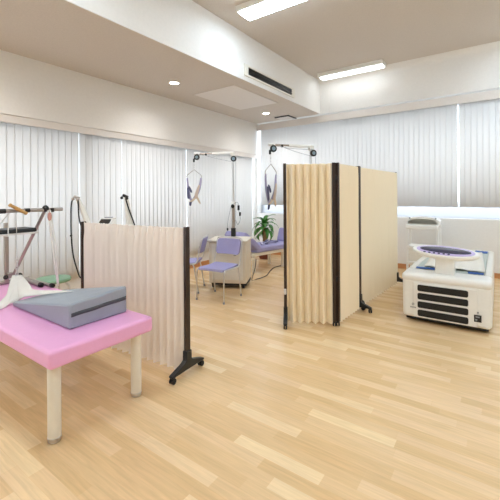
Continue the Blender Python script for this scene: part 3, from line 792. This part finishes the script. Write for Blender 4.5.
# ------------------------------------------------------------------ plant
pp = cw(.31, 7.72)
root = empty('potted_plant', pp, 0, 'leafy green corn plant in a brown pot near the room corner', 'plant')
MB().lathe([(.09, 0), (.11, .01), (.145, .20), (.15, .24), (.138, .24), (.13, .21)]).build('pot', M['pot'], root)
MB().lathe([(.131, .2), (.129, .212), (.06, .222), (.001, .224)]).build('soil', M['soil'], root)
MB().tube([(0, 0, .2), (.01, 0, .45), (0, .01, .68)], [.045, .042, .036], 12).build('trunk', M['trunk'], root)
lf = MB()
for k in range(30):
    az = k*2.39996+random.uniform(-.2, .2); lv = k/30
    el = R(8+70*lv+random.uniform(-8, 8)); ln = random.uniform(.32, .46)*(1-.25*lv)
    z0 = .62+.18*lv; wd = random.uniform(.036, .05)
    rows = []
    dx, dy = math.cos(az), math.sin(az); p = Vector((.02*dx, .02*dy, z0)); a = el
    n_ = 9
    for i in range(n_+1):
        t = i/n_; w_ = wd*math.sin(PI*min(1, .14+.86*t)**.8)*1.0+.004
        sd = Vector((-dy, dx, 0))*w_
        rows.append([tuple(p-sd+Vector((0, 0, .008))), tuple(p), tuple(p+sd+Vector((0, 0, .008)))])
        p = p+Vector((dx*math.cos(a), dy*math.cos(a), math.sin(a)))*ln/n_; a -= R(17)*(1.15-.5*lv)
    lf.grid(rows)
lf.build('foliage', M['leaf'], root, solid=.002)

# ------------------------------------------------------------------ electrotherapy unit behind the low screen
ec = cw(-1.72, 4.22); xv = cdir(1, .0); ea = math.atan2(xv.y, xv.x)
root = empty('electrotherapy_unit', ec, ea, 'white electrotherapy unit with two raised arms and black cables behind the low screen', 'therapy machine')
MB().bb(-.2, .32, -.17, .19, .08, .93).build('cabinet_body', M['offw'], root, bevel=.02)
MB().bb(-.23, .35, -.2, .22, .931, .965).build('top_plate', M['white'], root, bevel=.01)
cp = MB().prism([(-.12, 0), (.10, 0), (.10, .17), (.02, .17), (-.12, .08)], .17, T((-.095, 0, .966)) @ Matrix(((0, 0, 1, 0), (1, 0, 0, 0), (0, 1, 0, 0), (0, 0, 0, 1))) ).build('console', M['white'], root, bevel=.01)
MB().box((-.01, -.053, 1.098), (.12, .09, .01), Matrix.Rotation(R(32.7), 3, 'X')).build('display', M['black'], cp, bevel=.002)
MB().box((-.01, .06, 1.142), (.09, .05, .01)).build('handle', M['mark'], cp, bevel=.003)
for x in (-.16, .27):
    for y in (-.12, .14): MB().cyl((x-.014, y, .03), (x+.014, y, .03), .03).cyl((x, y, .03), (x, y, .08), .01).build('caster', M['rubber'], root)
for i, (xa, xb, zt) in enumerate(((-.20, -.36, 1.385), (.27, .225, 1.395))):
    m = MB().tube([(xa, .02, .95), (xa+(xb-xa)*.5, .02, 1.17), (xb, .0, zt-.01)], [.042, .036, .026], 14)
    a_ = m.build('arm', M['offw'], root)
    MB().box((xb-.005, -.01, zt+.005), (.06, .05, .03), Matrix.Rotation(R(25), 3, 'Y')).ball((xb-.045, -.02, zt-.015), .018).ball((xb+.02, -.03, zt-.02), .019).build('arm_head', M['black'] if i else M['steel'], a_, bevel=.004)
MB().tube(smoothpath([(-.40, -.02, 1.37), (-.425, -.02, 1.30), (-.43, -.02, 1.0), (-.41, -.02, .72), (-.36, -.02, .52), (-.30, -.05, .43), (-.19, -.05, .45)], 8), .0085, 8).ball((-.43, -.02, .93), .014).build('cable', M['rubber'], root)
MB().tube(smoothpath([(-.34, -.03, 1.38), (-.335, -.03, 1.25), (-.325, -.03, 1.12), (-.29, -.03, 1.02), (-.22, -.03, .95), (-.19, -.1, .9)], 8), .0085, 8).build('cable', M['rubber'], root)
MB().tube(smoothpath([(.235, -.04, 1.37), (.27, -.04, 1.25), (.33, -.04, 1.08), (.36, -.04, .96), (.33, -.06, .85), (.31, -.06, .8)], 8), .0085, 8).build('cable', M['rubber'], root)

# ------------------------------------------------------------------ water massage bed (right)
WX0, WX1, WY0, WL = -.88, -.055, 4.165, 2.25
root = empty('water_massage_bed', ((WX0+WX1)/2, WY0, 0), 0, 'big white water massage bed with four black front vents at right', 'massage bed')
hw = (WX1-WX0)/2
MB().bb(-hw, hw, 0, WL, .05, .48).build('housing', M['white'], root, bevel=.04, seg=5)
MB().bb(-hw+.03, hw-.03, .05, WL-.05, .02, .054).build('plinth', M['black'], root, bevel=.005)
for x in (-hw+.08, hw-.08):
    for y in (.12, WL-.12): MB().cyl((x-.015, y, .025), (x+.015, y, .025), .025).build('caster', M['rubber'], root)
rim = MB().bb(-hw-.006, hw+.006, -.012, .30, .44, .535); rim.build('top_cover', M['white'], root, bevel=.04, seg=5)
MB().bb(-hw, -hw+.07, .30, WL, .44, .532).bb(hw-.07, hw, .30, WL, .44, .532).bb(-hw, hw, WL-.07, WL, .44, .532).build('side_rail', M['offw'], root, bevel=.02)
MB().bb(-hw+.07, hw-.07, .30, WL-.07, .48, .527).build('mat', M['gmat'], root, bevel=.015)
MB().bb(-hw+.12, hw-.12, -.012, -.001, .065, .435).build('front_panel', M['white'], root, bevel=.003)
for k in range(4):
    z = .385-.090*k
    poly = []
    for (cx_, cz_, a0) in ((.218, .018, 0), (-.218, .018, 90), (-.218, -.018, 180), (.218, -.018, 270)):
        for q in range(5):
            a = R(a0+q*22.5); poly.append((cx_-.0+.016*math.cos(a), cz_+.016*math.sin(a)))
    v_ = MB().prism(poly, .006, T((-.02, -.013, z)) @ rx(PI/2)).build('vent', M['black'], root)
    g = MB()
    for q in range(3): g.bb(-.238, .198, -.022, -.0192, z-.014+.0135*q, z-.0125+.0135*q)
    g.build('vent_bars', M['rubber'], v_, smooth=False)
MB().bb(.262, .325, -.016, -.0125, .12, .19).build('socket_plate', M['black'], root, bevel=.003)
MB().bb(.275, .31, -.019, -.0162, .165, .178).bb(.272, .29, -.019, -.0162, .135, .15).build('socket_marks', M['mark'], root, smooth=False)
MB().cyl((.295, -.0125, .215), (.295, -.02, .215), .008, 16).build('button', M['mark'], root)
lg = MB().add([], [])
for k in range(12):
    a = k*PI/6; lg.tube([(-.30+.012*math.cos(a), -.0135, .20+.012*math.sin(a)), (-.30+.012*math.cos(a+PI/6), -.0135, .20+.012*math.sin(a+PI/6))], .0018, 6)
lg.bb(-.304, -.296, -.0145, -.0122, .192, .208)
for q in range(5): lg.bb(-.328+.012*q, -.320+.012*q, -.0145, -.0122, .158, .172)
lg.build('maker_mark', M['mark'], root, smooth=False)
# console on pedestal
MB().bb(-.10, .085, .10, .24, .52, .72).build('pedestal', M['white'], root, bevel=.015)
tl = T((-.01, .165, .762)) @ Matrix.Rotation(R(15), 4, 'X') @ Matrix.Rotation(R(2.5), 4, 'Y')
def ell(a, b, prof, n=48):
    m = MB(); k = len(prof)
    vs = [(a*s_*math.cos(2*PI*j/n), b*s_*math.sin(2*PI*j/n), z) for s_, z in prof for j in range(n)]
    fs = [(i*n+j, i*n+(j+1) % n, (i+1)*n+(j+1) % n, (i+1)*n+j) for i in range(k-1) for j in range(n)]
    fs += [tuple(reversed(range(n))), tuple((k-1)*n+j for j in range(n))]
    return m.add(vs, fs, tl)
cons = ell(.325, .145, [(.55, -.045), (.9, -.03), (.985, -.012), (1, .004), (.985, .016), (.95, .022), (.92, .020)]).build('console', M['white'], root)
ell(.325, .145, [(.86, .0205), (.86, .0235), (.845, .0245)]).build('console_face', M['panel'], cons)
ell(.255, .078, [(.96, .025), (.955, .029), (.94, .0295)]).build('display', M['dpanel'], cons)
bt = MB(); 
for k in range(6):
    x = -.185+.046*k; y = -.101+.0*(x**2)
    bt.add([(x+.012*math.cos(a*PI/5), y+.010*math.sin(a*PI/5), .025) for a in range(10)]+[(x+.012*math.cos(a*PI/5), y+.010*math.sin(a*PI/5), .031) for a in range(10)],
           [tuple(range(10, 20))]+[(a, (a+1) % 10, 10+(a+1) % 10, 10+a) for a in range(10)], tl)
bt.build('buttons', M['dpanel'], cons)
# things lying on the bed
WC = Vector(((WX0+WX1)/2, WY0, 0))
def sheet(name, m, x0, x1, y0, y1, z, label, cat, rot=0, amp=.01, th=.006):
    c = Vector(((x0+x1)/2, (y0+y1)/2, 0)); rows = []
    for j in range(15):
        row = []
        for i in range(15):
            p = Vector((x0+(x1-x0)*i/14, y0+(y1-y0)*j/14, 0))-c
            q = Matrix.Rotation(rot, 3, 'Z') @ p
            row.append((q.x, q.y, amp*(.5+.5*math.sin(i*1.3+j*.7)*math.cos(j*1.1-i*.4))))
        rows.append(row)
    o = MB().grid(rows).build(name, m, solid=th); o.location = WC+c+Vector((0, 0, z)); tag(o, label, cat); return o
sheet('towel', M['cloth'], -.29, .31, .42, 1.9, .538, 'white towel spread over the middle of the massage bed', 'towel', .05, .02, .008)
sheet('printed_cloth', M['blue'], -.33, -.12, .315, .405, .532, 'blue printed cloth on the massage bed, left front corner', 'cloth', .1, .004, .003)
sheet('printed_cloth', M['blue'], .19, .335, .315, .41, .532, 'blue printed cloth on the massage bed, right of the console', 'cloth', .05, .004, .003)
sheet('printed_cloth', M['blue'], .18, .335, 1.95, 2.15, .532, 'blue printed cloth at the far right of the massage bed behind the towel', 'cloth', 0, .006, .004)

# ------------------------------------------------------------------ white trolley behind the massage bed
root = empty('shower_trolley', (-1.06, 6.68, 0), 0, 'white plastic trolley with arched top and shelf by the back wall', 'trolley')
hw = .235
for x in (-hw, hw):
    for y in (-.14, .14):
        lg = MB().box((x, y, .46), (.035, .035, .84)).build('leg', M['white'], root, bevel=.006)
        MB().cyl((x-.01, y, .02), (x+.01, y, .02), .02).build('wheel', M['rubber'], lg)
        MB().bb(x-.012, x+.012, y-.012, y+.012, .03, .045).build('fork', M['mark'], lg)
for z in (.20, .47): MB().bb(-hw+.0, hw-.0, -.17, .17, z, z+.04).build('shelf', M['white'], root, bevel=.01)
MB().bb(-hw+.02, hw-.02, -.155, -.14, .245, .465).build('back_panel', M['offw'], root)
MB().bb(-hw+.0, hw-.0, .10, .115, .86, .96).build('lid_plate', M['offw'], root, bevel=.004)
MB().bb(-hw-.015, hw+.015, -.19, .19, .80, .88).build('tray', M['white'], root, bevel=.02)
MB().bb(-hw+.01, hw-.01, -.10, .095, .8805, .886).build('tray_mat', M['offw'], root)
poly = [(-hw-.03, .85)]+[(-(hw+.03)*math.cos(PI*i/18), .93+.085*math.sin(PI*i/18)) for i in range(19)]+[(hw+.03, .85), (hw-.01, .85)]+[((hw-.01)*math.cos(PI*i/18), .92+.055*math.sin(PI*i/18)) for i in range(19)]+[(-hw+.01, .85)]
MB().prism(poly, .26, T((0, .13, 0)) @ rx(PI/2)).build('arched_cover', M['white'], root, bevel=.008)
for x in (-.19, .21): MB().ball((x, -.16, .99), .014).build('knob', M['mark'], root)

# ------------------------------------------------------------------ light
wd = bpy.data.worlds.new('world'); sc.world = wd; wd.use_nodes = True
bg = wd.node_tree.nodes['Background']; bg.inputs['Color'].default_value = (.86, .92, 1.0, 1); bg.inputs['Strength'].default_value = 2.6
sc.view_settings.view_transform = 'Standard'; sc.view_settings.look = 'None'; sc.view_settings.gamma = 1; sc.view_settings.use_curve_mapping = False
sc.view_settings.exposure = 0.92
sc.cycles.max_bounces = 10; sc.cycles.diffuse_bounces = 6; sc.cycles.transparent_max_bounces = 12
sc.cycles.use_denoising = True; sc.cycles.sample_clamp_indirect = 6; sc.cycles.caustics_reflective = False; sc.cycles.caustics_refractive = False
